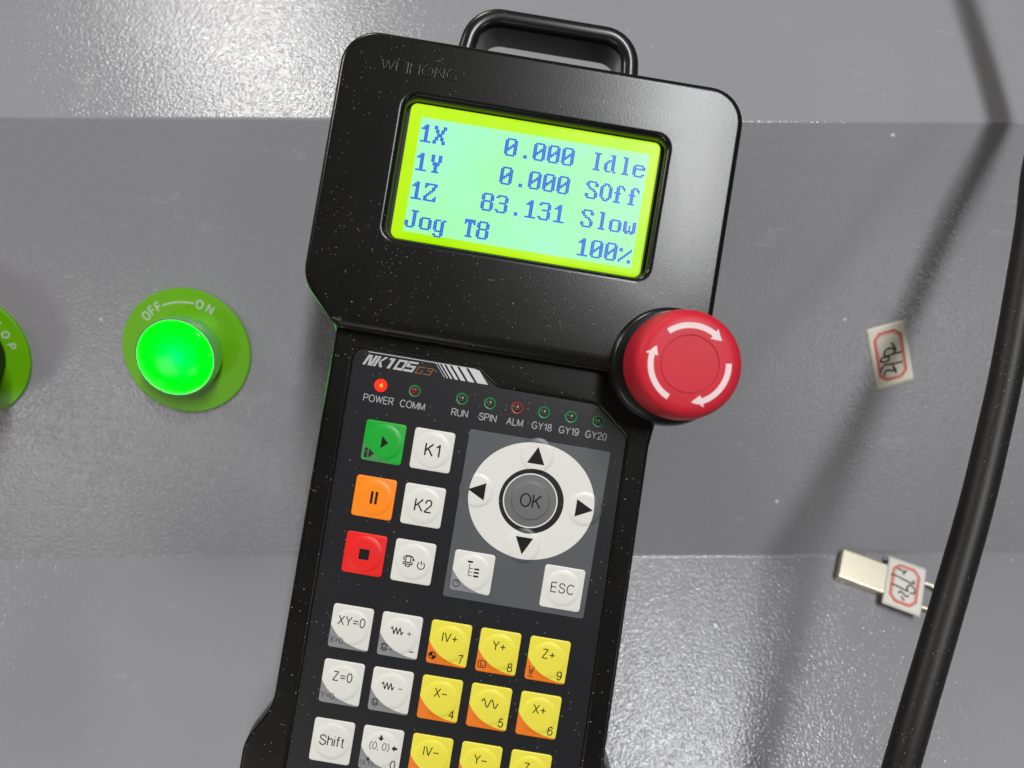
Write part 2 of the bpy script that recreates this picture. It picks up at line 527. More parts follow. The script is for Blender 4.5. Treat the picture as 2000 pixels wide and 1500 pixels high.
SIX = cr((.51, .78), (.42, .95), (.28, 1), (.09, .86), (.01, .47), (.07, .13), (.28, 0), (.47, .1), (.54, .32), (.46, .54), (.28, .62), (.1, .54), (.02, .36))
PBOWL = [(0, 1), (.36, 1)] + arc(.36, .74, .26, 90, -90, 10, .26) + [(0, .48)]
FONT = {  # sans serif letters as pen paths: (advance width, paths), capitals 1 high
    'A': (.70, [[(0, 0), (.35, 1), (.70, 0)], [(.125, .36), (.575, .36)]]),
    'C': (.72, [arc(.38, .5, .38, 42, 318, 24, .5)]),
    'E': (.60, [[(.58, 1), (0, 1), (0, 0), (.60, 0)], [(0, .53), (.54, .53)]]),
    'F': (.55, [[(.55, 1), (0, 1), (0, 0)], [(0, .52), (.48, .52)]]),
    'G': (.76, [arc(.38, .5, .38, 45, 322, 24, .5) + [(.72, .15), (.72, .47), (.42, .47)]]),
    'H': (.66, [[(0, 0), (0, 1)], [(.66, 0), (.66, 1)], [(0, .52), (.66, .52)]]),
    'I': (.02, [[(0.01, 0), (0.01, 1)]]),
    'K': (.62, [[(0, 0), (0, 1)], [(.6, 1), (0, .38)], [(.21, .59), (.62, 0)]]),
    'L': (.50, [[(0, 1), (0, 0), (.5, 0)]]),
    'M': (.76, [[(0, 0), (0, 1), (.38, .04), (.76, 1), (.76, 0)]]),
    'N': (.66, [[(0, 0), (0, 1), (.66, 0), (.66, 1)]]),
    'O': (.78, [arc(.39, .5, .39, 0, 360, 28, .5)]),
    'P': (.62, [[(0, 0)] + PBOWL]),
    'R': (.64, [[(0, 0)] + PBOWL, [(.33, .48), (.64, 0)]]),
    'S': (.63, [cr((.6, .74), (.52, .92), (.31, 1), (.1, .92), (.04, .75), (.12, .6), (.32, .52), (.53, .43), (.62, .27), (.54, .08), (.32, 0), (.1, .07), (.01, .27))]),
    'T': (.64, [[(0, 1), (.64, 1)], [(.32, 1), (.32, 0)]]),
    'U': (.66, [[(0, 1)] + arc(.33, .33, .33, 180, 360, 14, .33) + [(.66, 1)]]),
    'V': (.66, [[(0, 1), (.33, 0), (.66, 1)]]),
    'W': (.98, [[(0, 1), (.25, 0), (.49, .97), (.73, 0), (.98, 1)]]),
    'X': (.62, [[(0, 1), (.62, 0)], [(.62, 1), (0, 0)]]),
    'Y': (.64, [[(0, 1), (.32, .44), (.64, 1)], [(.32, .44), (.32, 0)]]),
    'Z': (.60, [[(.02, 1), (.58, 1), (0, 0), (.60, 0)]]),
    '0': (.54, [arc(.27, .5, .27, 0, 360, 26, .5)]),
    '1': (.36, [[(.04, .76), (.2, .86), (.3, 1), (.3, 0)]]),
    '2': (.55, [cr((.03, .71), (.09, .91), (.28, 1), (.46, .92), (.52, .73), (.43, .52), (.18, .25), (.01, 0)) + [(.55, 0)]]),
    '4': (.58, [[(.42, 0), (.42, 1), (0, .3), (.58, .3)]]),
    '5': (.54, [[(.49, 1), (.12, 1), (.05, .5)] + cr((.06, .51), (.26, .63), (.46, .54), (.54, .33), (.45, .09), (.25, 0), (.07, .08), (0, .25))]),
    '6': (.54, [SIX]),
    '7': (.54, [[(0, 1), (.54, 1)] + cr((.52, .98), (.34, .62), (.2, 0))]),
    '8': (.54, [arc(.27, .76, .22, 0, 360, 20, .24), arc(.27, .26, .27, 0, 360, 20, .26)]),
    '9': (.54, [[(.54 - x, 1 - y) for x, y in SIX]]),
    '=': (.56, [[(0, .34), (.56, .34)], [(0, .62), (.56, .62)]]),
    '+': (.58, [[(0, .42), (.58, .42)], [(.29, .12), (.29, .72)]]),
    '-': (.58, [[(0, .42), (.58, .42)]]),
    '.': (.06, [[(0, .02), (.05, .05)]]), ',': (.08, [[(.06, .06), (0, -.14)]]),
    '(': (.22, [arc(.55, .45, .55, 125, 235, 10, .75)]), ')': (.22, [arc(-.33, .45, .55, 55, -55, 10, .75)]),
    '?': (.48, [cr((0, .75), (.08, .95), (.25, 1), (.42, .92), (.46, .74), (.3, .54), (.24, .28)), [(.24, .02), (.24, .06)]]),
    'h': (.48, [[(0, 0), (0, 1)], cr((0, .48), (.1, .66), (.28, .73), (.43, .65), (.48, .48)) + [(.48, 0)]]),
    'i': (.02, [[(.01, 0), (.01, .72)], [(.01, .93), (.01, 1)]]),
    'f': (.30, [cr((.32, .98), (.2, .98), (.13, .84), (.13, .6)) + [(.13, 0)], [(0, .7), (.3, .7)]]),
    't': (.28, [[(.12, .93)] + cr((.12, .3), (.13, .08), (.2, .0), (.29, .02)), [(0, .7), (.28, .7)]]),
    ' ': (.14, []),
}
def word_lines(body, h, x, y, align='CENTER', spacing=1.0, rot=0.0, sx=1.0, gap=.20):
    cur, out = 0.0, []
    for i, ch in enumerate(body):
        wd, paths = FONT[ch]
        out += [[(cur + px, py) for px, py in p] for p in paths]
        cur += wd + gap * spacing
    cur -= gap * spacing
    off = {'CENTER': cur / 2, 'LEFT': 0}[align]
    c_, s_ = math.cos(rot), math.sin(rot)
    res = []
    for l in out:
        q = [((px - off) * h * sx, py * h) for px, py in l]
        res.append([(x + a * c_ - b * s_, y + a * s_ + b * c_) for a, b in q])
    return res

def text(name, body, size, x, y, z0, z1, mat, parent, align='CENTER', spacing=1.0, weight=0.10, rot=0.0, sx=1.0, flat=0.2):
    h = size * 0.70
    return strokes(name, word_lines(body, h, x, y, align, spacing, rot, sx), h * weight, z1, mat, parent, flat)

def empty(name, matrix, label, cat, group=None):
    o = bpy.data.objects.new(name, None)
    o.empty_display_size = 0.01
    COL.objects.link(o)
    o.matrix_world = matrix
    o['label'] = label
    o['category'] = cat
    if group: o['group'] = group
    return o

# ================================================================== the cabinet the things stand on
S45 = math.sqrt(0.5)
RISE = 144.9
prof = [(-420, 0, 0), (0, 0, 2.0), (RISE * S45, RISE * S45, 1.6), (650, RISE * S45, 0), (650, -260, 0), (-420, -260, 0)]
ol = rounded(prof, 6)
verts, faces = [], []
for x in (-620, 620):
    verts += [(x, y, z) for y, z in ol]
n = len(ol)
for i in range(n):
    j = (i + 1) % n
    faces.append((i, j, n + j, n + i))
faces += [tuple(range(n)), tuple(range(n, 2 * n))]
cab = finish('control_cabinet', verts, faces, 'paint', None, 30)
cab['kind'] = 'structure'
cab['label'] = 'grey painted sheet metal cabinet with a sloping panel between two flat faces'

def on_slope(x, s, h=0.0, rot=0.0):
    """Matrix on the sloping panel: x across, s up the slope, h off the surface (mm)."""
    m = Matrix.Rotation(math.radians(45), 4, 'X')
    m.translation = Vector((x, s * S45 - h * S45, s * S45 + h * S45)) * MM
    return m @ Matrix.Rotation(rot, 4, 'Z')

# ================================================================== the pendant
PEND = T @ Matrix.Rotation(math.radians(-9.4), 4, 'Z')
pend = empty('handheld_controller', PEND,
             'black handheld machine controller with lit green display and coloured keys leaning on the panel', 'controller')

head_pts = [(-52.0, 76.3, 8.5), (-52.5, 16.2, 10), (-44.6, 8.0, 2.0), (-42.6, 6.4, 1.5), (34.0, 6.4, 1.5), (36.0, 8.0, 2), (43.9, 16.2, 10), (43.4, 76.3, 8.5)]
HEAD = rounded(head_pts, 10)
LCD_HOLE = rect(-35.1, 29.3, 26.5, 62.3, 2.6, 8)
plate('front_cover', [HEAD, LCD_HOLE], -2.6, 4.0, 'black', pend, 1.5, 6,
      wf=lambda x, y: (2.6 if y < 12.5 and -44 < x < 35.5 else 1.0))
plate('display_seat', [rect(-36.5, 28, 28, 64)], -1.0, 0.4, 'dark', pend)

body_pts = [(-43.6, 11, 0.5), (-43.9, -84.8, 12), (-49.3, -94.4, 12), (-49.3, -150, 12), (40.6, -150, 12), (40.6, -92.6, 6), (36.4, -86.4, 8), (34.7, -9.5, 6), (35.4, -3.0, 2), (36, 11, 0.5)]
BODY = rounded(body_pts, 8)
MEMB = rounded([(-38.3, 2.5, 2.6), (-38.2, -112, 3), (31.4, -112, 3), (28.9, -8.2, 2.5), (20.9, -1.7, 3.5), (-3.4, -1.5, 4), (-9.2, 2.4, 3.5)], 8)
plate('keypad_frame', [BODY, MEMB], -2.6, 0.0, 'black', pend, 0.9, 4)

shell_pts = [(-51.9, 76.0, 8.5), (-52.4, 16.0, 10), (-44.2, 5.6, 8), (-44.4, -84.6, 12), (-49.9, -94.2, 12), (-49.7, -150.4, 12), (41.0, -150.4, 12), (41.1, -92.4, 6), (36.2, -86.2, 8), (34.6, -9.5, 6), (35, 6.4, 3), (43.8, 15.4, 7), (43.3, 76.0, 8.5)]
plate('rear_shell', [rounded(shell_pts, 8)], -33.0, -2.8, 'gloss', pend, 3.0, 5)
plate('rear_housing', [rect(-47, 20, 39, 72, 8)], -46.5, -33.0, 'gloss', pend)
for fx in (-32, 24):
    lathe('magnet_foot', [(0, -52.0), (7, -52.0), (7.6, -51), (7.6, -46.5)], 'dark', pend, fx, 62, 32)

# carrying handle: a strap bent round the top of the head
hp = rounded([(-27.3, 70, 0), (-24.2, 92.0, 7.5), (15.6, 92.0, 7.5), (18.3, 70, 0)], 10)
hp = [p for p in hp]
sec = rounded([(-2.3, -7.5, 2.1), (2.3, -7.5, 2.1), (2.3, 7.5, 2.1), (-2.3, 7.5, 2.1)], 5)
start = [(-27.3, 70)] + [p for p in hp if p[1] > 70.01] + [(18.3, 70)]
v, f = tube_geo([(x, y, -19.5) for x, y in start], 1, section=sec)
finish('handle', v, f, 'gloss', pend, 40)

# raised maker's lettering on the head
text('raised_lettering', 'WEIHONG', 3.5, -42.2, 67.4, 3.9, 4.02, 'black', pend, align='LEFT', sx=1.26, spacing=1.1, weight=0.17, flat=0.75)

# ---------------------------------------------------------------- display
scr = plate('display', [rect(-34.3, 29.75, 25.65, 62.0, 1.6, 6)], 0.4, 1.3, 'lime', pend, 0.5, 4)
AX0, AY1, PX = -31.35, 58.85, 0.4268
plate('display_area', [rect(AX0, AY1 - 64 * PX, AX0 + 128 * PX, AY1)], 1.29, 1.36, 'mint', scr)
GL = {
    '0': (2, '7C C6 C6 CE DE F6 E6 C6 C6 7C'), '1': (2, '18 38 78 18 18 18 18 18 18 7E'),
    '3': (2, '7C C6 06 06 3C 06 06 06 C6 7C'), '8': (2, '7C C6 C6 C6 7C C6 C6 C6 C6 7C'),
    '.': (10, '18 18'), 'X': (2, 'C6 C6 6C 6C 38 38 6C 6C C6 C6'), 'Y': (2, '66 66 66 66 3C 3C 18 18 18 3C'),
    'Z': (2, 'FE C6 8C 0C 18 30 60 C2 C6 FE'), 'I': (2, '3C 18 18 18 18 18 18 18 18 3C'),
    'd': (2, '1C 0C 0C 3C 6C CC CC CC CC 76'), 'l': (2, '38 18 18 18 18 18 18 18 18 3C'),
    'e': (5, '7C C6 FE C0 C0 C6 7C'), 'S': (2, '7C C6 C6 60 38 0C 06 C6 C6 7C'),
    'O': (2, '38 6C C6 C6 C6 C6 C6 C6 6C 38'), 'f': (2, '38 6C 64 60 F0 60 60 60 60 F0'),
    'w': (5, 'C6 C6 D6 D6 D6 FE 6C'), 'o': (5, '7C C6 C6 C6 C6 C6 7C'),
    'J': (2, '1E 0C 0C 0C 0C 0C CC CC CC 78'), 'g': (5, '76 CC CC CC CC CC 7C 0C CC 78'),
    'T': (2, '7E 7E 5A 18 18 18 18 18 18 3C'), '%': (4, 'C2 C6 0C 18 30 60 C6 86'),
}
ROWS = ['1X    0.000 Idle', '1Y    0.000 SOff', '1Z   83.131 Slow', 'Jog T8      100%']
V, F = [], []
for r, line in enumerate(ROWS):
    for c, ch in enumerate(line):
        if ch == ' ': continue
        y0, hexes = GL[ch]
        for k, hx in enumerate(hexes.split()):
            bits = int(hx, 16)
            for b in range(8):
                if bits & (0x80 >> b):
                    x = AX0 + (c * 8 + b) * PX; y = AY1 - (r * 16 + y0 + k + 1.6) * PX
                    g = 0.012; i = len(V)
                    V += [(x + g, y - PX + g, 1.38), (x + PX - g, y - PX + g, 1.38), (x + PX - g, y - g, 1.38), (x + g, y - g, 1.38)]
                    F.append((i, i + 1, i + 2, i + 3))
finish('pixel_text', V, F, 'pixel', scr, None)

# ---------------------------------------------------------------- membrane
ZM = -0.55
memb = plate('keypad_panel', [inset(MEMB if area2(MEMB) > 0 else MEMB[::-1], -0.4)], -2.0, ZM, 'film', pend)
plate('grey_print', [rect(-8.1, -52.6, 25.9, -12.2, 0.5)], ZM - 0.05, ZM + 0.012, 'greyfilm', memb)
# printed title: slanted striped lettering, line and bars
SL = 0.48
def slant_strip(segs_, x0, y0, h, wd, gap_rows=8, duty=0.62):
    """Letters as polygons in a unit box, cut into horizontal stripes and slanted."""
    return segs_
LET = {  # strokes as quads in letter box 0..1 x 0..1
    'N': [[(0, 0), (.28, 0), (.28, 1), (0, 1)], [(.2, 1), (.45, 1), (.8, 0), (.55, 0)], [(.72, 0), (1, 0), (1, 1), (.72, 1)]],
    'K': [[(0, 0), (.28, 0), (.28, 1), (0, 1)], [(.28, .45), (.7, 1), (1, 1), (.5, .42)], [(.28, .55), (.5, .6), (1, 0), (.7, 0)]],
    '1': [[(.42, 0), (.72, 0), (.72, 1), (.42, 1)], [(.15, .78), (.42, .78), (.42, 1), (.15, 1)]],
    '0': [[(0, 0), (.24, 0), (.24, 1), (0, 1)], [(.76, 0), (1, 0), (1, 1), (.76, 1)], [(.24, 0), (.76, 0), (.76, .2), (.24, .2)], [(.24, .8), (.76, .8), (.76, 1), (.24, 1)]],
    '5': [[(0, .42), (.24, .42), (.24, 1), (0, 1)], [(.24, .8), (1, .8), (1, 1), (.24, 1)], [(.24, .42), (1, .42), (1, .6), (.24, .6)], [(.76, .2), (1, .2), (1, .42), (.76, .42)], [(0, 0), (1, 0), (1, .2), (0, .2)]],
    'G': [[(0, 0), (.2, 0), (.2, 1), (0, 1)], [(.2, 0), (1, 0), (1, .18), (.2, .18)], [(.2, .82), (1, .82), (1, 1), (.2, 1)], [(.8, .18), (1, .18), (1, .5), (.8, .5)], [(.5, .4), (.8, .4), (.8, .55), (.5, .55)]],
    '3': [[(.8, 0), (1, 0), (1, 1), (.8, 1)], [(0, 0), (.8, 0), (.8, .18), (0, .18)], [(0, .82), (.8, .82), (.8, 1), (0, 1)], [(.2, .42), (.8, .42), (.8, .58), (.2, .58)]],
}
def clip(poly, y0, y1):
    for lim, keep in ((y0, lambda y: y >= y0), (y1, lambda y: y <= y1)):
        out = []
        for i in range(len(poly)):
            a, b = poly[i - 1], poly[i]
            if keep(a[1]) != keep(b[1]):
                t = (lim - a[1]) / (b[1] - a[1]); out.append((a[0] + (b[0] - a[0]) * t, lim))
            if keep(b[1]): out.append(b)
        poly = out
        if len(poly) < 3: return []
    return poly
def striped(word, x0, y0, h, wd, pitch, rows, duty):
    polys = []
    for i, ch in enumerate(word):
        for q in LET[ch]:
            for k in range(rows):
                c = clip(q, k / rows + 0.001, (k + duty) / rows)
                if c:
                    polys.append([(x0 + i * pitch + px * wd + py * h * SL, y0 + py * h) for px, py in c])
    return polys
shapes('title_lettering', striped('NK105', -36.1, -1.15, 2.6, 2.28, 2.46, 8, 0.78), ZM - 0.05, ZM + 0.02, 'whiteink', memb)
shapes('orange_lettering', striped('G3', -23.5, -1.2, 1.85, 1.75, 2.1, 6, 0.5), ZM - 0.05, ZM + 0.02, 'orangeink', memb)
bars = [[(-35.1, 1.95), (-8.9, 1.95), (-9.1, 2.12), (-35.1, 2.12)]]
bx = -18.8
for wd, gp in ((0.14, 0.5), (0.28, 0.55), (0.5, 0.6), (0.8, 0.62), (1.15, 0.66), (1.5, 0.7), (2.55, 0)):
    bars.append([(bx, 1.94), (bx + wd, 1.94), (bx + wd + 2.6, -1.15), (bx + 2.6, -1.15)])
    bx += wd + gp
shapes('title_stripes', bars, ZM - 0.05, ZM + 0.02, 'whiteink', memb)

# indicator lights
LEDS = [(-30.87, 'POWER', 'lit'), (-22.65, 'COMM', 'dim'), (-11.2, 'RUN', 'g'), (-4.42, 'SPIN', 'g'), (2.14, 'ALM', 'r'), (8.68, 'GY18', 'g'), (15.24, 'GY19', 'g'), (21.82, 'GY20', 'g')]
for x, word, kind in LEDS:
    q = 1.32 if kind == 'lit' else 1.0
    dome = [(1.02 * q, -0.02), (0.98 * q, 0.25), (0.82 * q, 0.52), (0.5 * q, 0.72), (0, 0.8)]
    o = lathe('indicator_light', dome, {'lit': 'led_red', 'dim': 'led_dim'}.get(kind, 'led_off'), pend, 0, 0, 24)
    o.location = (x * MM, -5.45 * MM, ZM * MM)
    if kind == 'lit':
        o['label'] = 'indicator light glowing red above the word POWER'
        lathe('glowing_core', [(0.62, 0.3), (0.55, 0.6), (0.3, 0.88), (0, 0.96)], 'led_hot', o, 0.18, -0.05, 20)
    if kind == 'dim':
        lathe('dark_cap', [(0.62, 0.35), (0.55, 0.66), (0.3, 0.86), (0, 0.9)], 'led_off', o, 0.15, 0.3, 20)
    lathe('indicator_ring', [(1.03, -0.02), (1.10, 0.12), (1.34, 0.16), (1.5, -0.02)], {'r': 'ring_red', 'lit': 'led_red'}.get(kind, 'ring_green'), o, 0, 0, 32)
    text('indicator_lettering', word, 2.3, 0, -4.2, -0.05, 0.02, 'paleink', o, weight=0.13)

# ---------------------------------------------------------------- keys
def key_mesh(w_, h_, dome=4.25, dy=0.0):
    g = [plate_geo([rect(-w_ / 2, -h_ / 2, w_ / 2, h_ / 2, 0.75, 5)], -0.1, 0.22, 0.16, 3)]
    r = dome
    g.append(lathe_geo([(r + d, z) for d, z in DOME] + [(0, 0.44)], 0, dy, 48))
    return merge(g)
TOPZ = 0.46
DOME = [(0.25, 0.18), (0.12, 0.232), (-0.08, 0.285), (-0.30, 0.345), (-0.55, 0.395), (-0.85, 0.425), (-1.15, 0.435)]
def key_z(x, y, dome=4.25):
    d = math.hypot(x, y) - dome
    z = 0.435 if d < -1.15 else 0.0
    for (d1, z1), (d0, z0) in zip(DOME, DOME[1:]):
        if d0 <= d <= d1: z = z0 + (z1 - z0) * (d - d0) / (d1 - d0)
    return max(0.22, z) + 0.018
def key(x, y, mat, w_=9.75, h_=9.8, label=None, dome=4.25):
    v, f = key_mesh(w_, h_, dome)
    o = finish('key', v, f, mat, pend, 30, False)
    o.location = (x * MM, y * MM, ZM * MM)
    if label: o['label'] = label
    return o
def legend(o, body, size, x=0, y=0, mat='ink', name='legend', **k):
    return text(name, body, size, x, y, 0.15, key_z, mat, o, **k)
def lines(o, ls, wd=0.3, name='legend_symbol', mat='ink'):
    return strokes(name, ls, wd, key_z, mat, o, 0.2)
def fills(o, ps, name='legend_symbol', mat='ink'):
    return shapes(name, ps, 0.2, TOPZ, mat, o)
def shift(ls, dx, dy, s=1.0):
    return [[(x * s + dx, y * s + dy) for x, y in l] for l in ls]
# spindle symbol: motor body, flange, chuck and turning arrow
SPIN = [[(-.55, 1.05), (-.55, -.35), (.55, -.35), (.55, 1.05)], [(-1.05, -.35), (1.05, -.35), (1.05, -.75), (-1.05, -.75), (-1.05, -.35)],
        [(-.6, -.75), (-.4, -1.25), (.4, -1.25), (.6, -.75)], arc(0, .55, 1.1, 225, -10, 20, .65), [(-.55, 1.05), (.55, 1.05)]]
SPINARROW = [(.75, .3), (1.5, .05), (1.25, .75)]
ZIG = [(-2.0, .35), (-1.6, .85), (-1.15, -.85), (-.7, .85), (-.25, -.85), (.2, .85), (.65, -.85), (1.0, .0)]

k = key(-27.95, -18.75, 'green', label='green start key with a black play triangle')
fills(k, [[(-.55, 1.5), (-.55, -1.5), (1.15, 0)]])
fills(k, [[(-4.15, -1.9), (-3.45, -1.9), (-3.45, -2.4), (-4.15, -2.9)], [(-4.15, -3.1), (-3.45, -2.7), (-3.45, -4.1), (-4.15, -4.1)], [(-3.1, -1.9), (-3.1, -4.1), (-1.8, -3.0)]], 'corner_symbol', 'corner_ink')
k = key(-28.05, -32.15, 'orange', label='orange pause key with two black bars')
fills(k, [[(-.85, -1.5), (-.25, -1.5), (-.25, 1.5), (-.85, 1.5)], [(.25, -1.5), (.85, -1.5), (.85, 1.5), (.25, 1.5)]])
k = key(-28.15, -45.8, 'red', h_=9.9, label='red stop key with a black square')
fills(k, [[(-1.25, -1.3), (1.2, -1.3), (1.2, 1.2), (-1.25, 1.2)]])
k = key(-16.15, -18.75, 'white'); legend(k, 'K1', 4.1, .1, -1.35, spacing=1.2, weight=.135)
k = key(-16.2, -32.15, 'white'); legend(k, 'K2', 4.1, .1, -1.35, weight=.12)
k = key(-16.3, -45.8, 'white', h_=10.1)
lines(k, shift(SPIN, -1.25, .15, 1.05), .24); fills(k, [shift([SPINARROW], -1.25, .15, 1.05)[0]])
lines(k, [arc(1.95, -.5, .85, 125, 415, 18), [(1.95, .65), (1.95, -.35)]], .24)
k = key(-1.95, -45.95, 'white_corner')
fills(k, [[(-1.5, 2.3), (-.3, 2.3), (-.3, 2.75), (-1.5, 2.75)]] + [[(.3, y), (1.5, y), (1.5, y + .42), (.3, y + .42)] for y in (.75, -.1, -.95)])
lines(k, [[(-.95, 2.0), (-.95, -.75), (-.05, -.75)], [(-.95, .95), (-.05, .95)], [(-.95, .1), (-.05, .1)]], .16)
strokes('corner_symbol', [arc(-3.45, -3.1, .82, 0, 360, 20)[:-1] + [(-3.45 + .82, -3.1)]], .2, key_z, 'ink', k, .2)
legend(k, '?', 1.5, -3.45, -3.6, 'ink', 'corner_symbol')
k = key(19.85, -46.15, 'white', h_=10.2); legend(k, 'ESC', 3.2, 0, -1.1, spacing=1.2, weight=.11)

C5 = (-28.45, -16.58, -4.68, 7.22, 19.18)
R1, R2, R3 = -63.7, -77.05, -91.2
KW, KH = 9.75, 10.45
def numkey(ci, y, mat, main, digit=None, corner=None, size=3.0, my=.5):
    k = key(C5[ci], y, mat, KW, KH)
    if main: legend(k, main, size, 0, my, 'ink', spacing=1.1, weight=.115)
    if digit: legend(k, digit, 2.85, 3.3, -4.2, 'ink', 'digit', weight=.125)
    if corner: legend(k, corner, 2.15, -2.95, -4.15, 'corner_ink', 'corner_legend', weight=.10)
    return k
numkey(0, R1, 'white_corner', 'XY=0', None, 'X=0', 3.0)
numkey(0, R2, 'white_corner', 'Z=0', None, 'Y=0', 3.0)
k = key(C5[0], R3, 'white', KW, 10.3); legend(k, 'Shift', 3.3, 0, -.95, 'ink', weight=.115)
for y, sg, dig in ((R1, '+', '-'), (R2, '-', '.')):
    k = numkey(1, y, 'white_corner', None, dig)
    lines(k, shift([ZIG], -.4, 1.15), .26)
    legend(k, '+' if sg == '+' else '-', 2.5, 2.15, .15, 'softink')
    strokes('corner_symbol', shift(SPIN, -3.3, -3.2, .72), .17, key_z, 'corner_ink', k, .2)
    if sg == '+': legend(k, '+', 1.5, -1.7, -3.9, 'corner_ink', 'corner_symbol')
k = numkey(1, R3, 'white_corner', None, '0')
legend(k, '(0, 0)', 2.4, -.5, .0, 'ink')
AR = [(-.25, .7), (.25, .7), (.25, .1), (.75, .1), (0, -.65), (-.75, .1), (-.25, .1)]
fills(k, [[(x - .4, y + 2.75) for x, y in AR], [(y + 3.1, x + .8) for x, y in AR]])
legend(k, '(X,Y)', 1.7, -2.95, -4.3, 'corner_ink', 'corner_legend')
fills(k, [[(x * .7 - 2.7, y * .7 - 2.6) for x, y in AR]], 'corner_symbol', 'corner_ink')
k = numkey(2, R1, 'yellow', 'IV+', '7')
ccx, ccy, cr_ = -3.55, -3.3, .85
strokes('corner_symbol', [circle(ccx, ccy, cr_, 24) + [circle(ccx, ccy, cr_, 24)[0]]], .18, key_z, 'ink', k, .2)
shapes('corner_symbol', [[(ccx, ccy)] + arc(ccx, ccy, cr_, 90, 180, 6), [(ccx, ccy)] + arc(ccx, ccy, cr_, 270, 360, 6)], .2, .5, 'ink', k)
k = numkey(3, R1, 'yellow', 'Y+', '8')
strokes('corner_symbol', [rect(-4.3, -4.2, -2.5, -2.6, .2, 2) + [rect(-4.3, -4.2, -2.5, -2.6, .2, 2)[0]], [(-3.75, -2.9), (-3.75, -3.8), (-2.9, -3.8)]], .2, key_z, 'ink', k, .2)
k = numkey(4, R1, 'yellow', 'Z+', '9')
strokes('corner_symbol', [[(-4.1, -1.9), (-3.9, -2.5), (-3.9, -3.5), (-3.5, -4.0), (-3.1, -3.5), (-3.1, -2.5), (-2.9, -1.9)], [(-3.9, -3.2), (-3.1, -2.7)], [(-3.9, -3.6), (-3.1, -3.1)], [(-4.2, -4.4), (-2.8, -4.4)]], .18, key_z, 'ink', k, .2)
numkey(2, R2, 'yellow', 'X-', '4'); numkey(4, R2, 'yellow', 'X+', '6')
k = numkey(3, R2, 'yellow', None, '5')
lines(k, [[(x / 10 - 1.95, 1.0 + .95 * math.sin(x / 10 * 3.25 + .25)) for x in range(0, 40, 1)]], .26, mat='softink')
numkey(2, R3, 'yellow', 'IV-'); numkey(3, R3, 'yellow', 'Y-'); numkey(4, R3, 'yellow', 'Z-')

# direction pad
NX, NY = 9.1, -26.85
def ell(rx, ry, n=96): return circle(0, 0, rx, n, ry)
pad = finish('direction_pad', *plate_geo([ell(15.1, 14.0), circle(0, 0, 7.75, 96)], -0.3, 0.10, 0.08, 2), 'white', pend, 30)
pad.location = (NX * MM, NY * MM, ZM * MM)
m, nt, bs = principled('direction_key_print')
tc = node(nt, 'ShaderNodeTexCoord')
tc.object = pad
def radius_n(sx, sy):
    mu = node(nt, 'ShaderNodeVectorMath', operation='MULTIPLY')
    mu.inputs[1].default_value = (1 / (sx * MM), 1 / (sy * MM), 0)
    nt.links.new(tc.outputs['Object'], mu.inputs[0])
    le = node(nt, 'ShaderNodeVectorMath', operation='LENGTH')
    nt.links.new(mu.outputs[0], le.inputs[0])
    return le.outputs['Value']
cc = mix(nt, math_n(nt, 'GREATER_THAN', radius_n(15.1, 14.0), 1.0), (0.66, 0.65, 0.60, 1), (0.075, 0.078, 0.085, 1))
cc = mix(nt, math_n(nt, 'LESS_THAN', radius_n(7.75, 7.75), 1.0), cc, (0.0125, 0.0125, 0.0145, 1))
nt.links.new(cc, bs.inputs['Base Color'])
bs.inputs['Roughness'].default_value = 0.4
M['pad_dome'] = m
for (x, y), rot in (((-.41, 11.0), 0), ((-13.3, .4), 90), ((12.8, .2), -90), ((-.2, -10.8), 180)):
    b = lathe('direction_key', [(4.2, 0.06), (4.05, .13), (3.85, .20), (3.6, .27), (3.35, .31), (3.1, .325), (0, .33)], 'pad_dome', pad, 0, 0, 40, 50)
    # the raised dome is clipped to the white print, as on the photo the film bulges a little beyond it
    b.location = (x * MM, y * MM, 0)
    r_ = math.radians(rot)
    tri = [(0, 2.1), (-2.1, -2.05), (2.1, -2.05)]
    tri = [(px * math.cos(r_) - py * math.sin(r_), px * math.sin(r_) + py * math.cos(r_)) for px, py in tri]
    shapes('arrow_print', [tri], .1, .345, 'ink', b)
ok = lathe('ok_key', [(6.3, -.05), (6.3, .08), (4.75, .10), (4.6, .18), (4.4, .38), (4.1, .46), (0, .48)], 'okgrey', pend, 0, 0, 64, 30)
ok.location = ((8.85) * MM, (-26.8) * MM, ZM * MM)
lathe('ok_rim', [(6.25, -.05), (6.25, .12), (6.55, .12), (6.55, -.05)], 'white', ok, 0, 0, 64)
text('legend', 'OK', 4.3, .1, -1.45, .2, .485, 'ink', ok, weight=.125)
plate('pad_centre', [circle(8.95, -26.85, 7.9, 64)], ZM - 0.1, ZM + 0.02, 'film', memb)

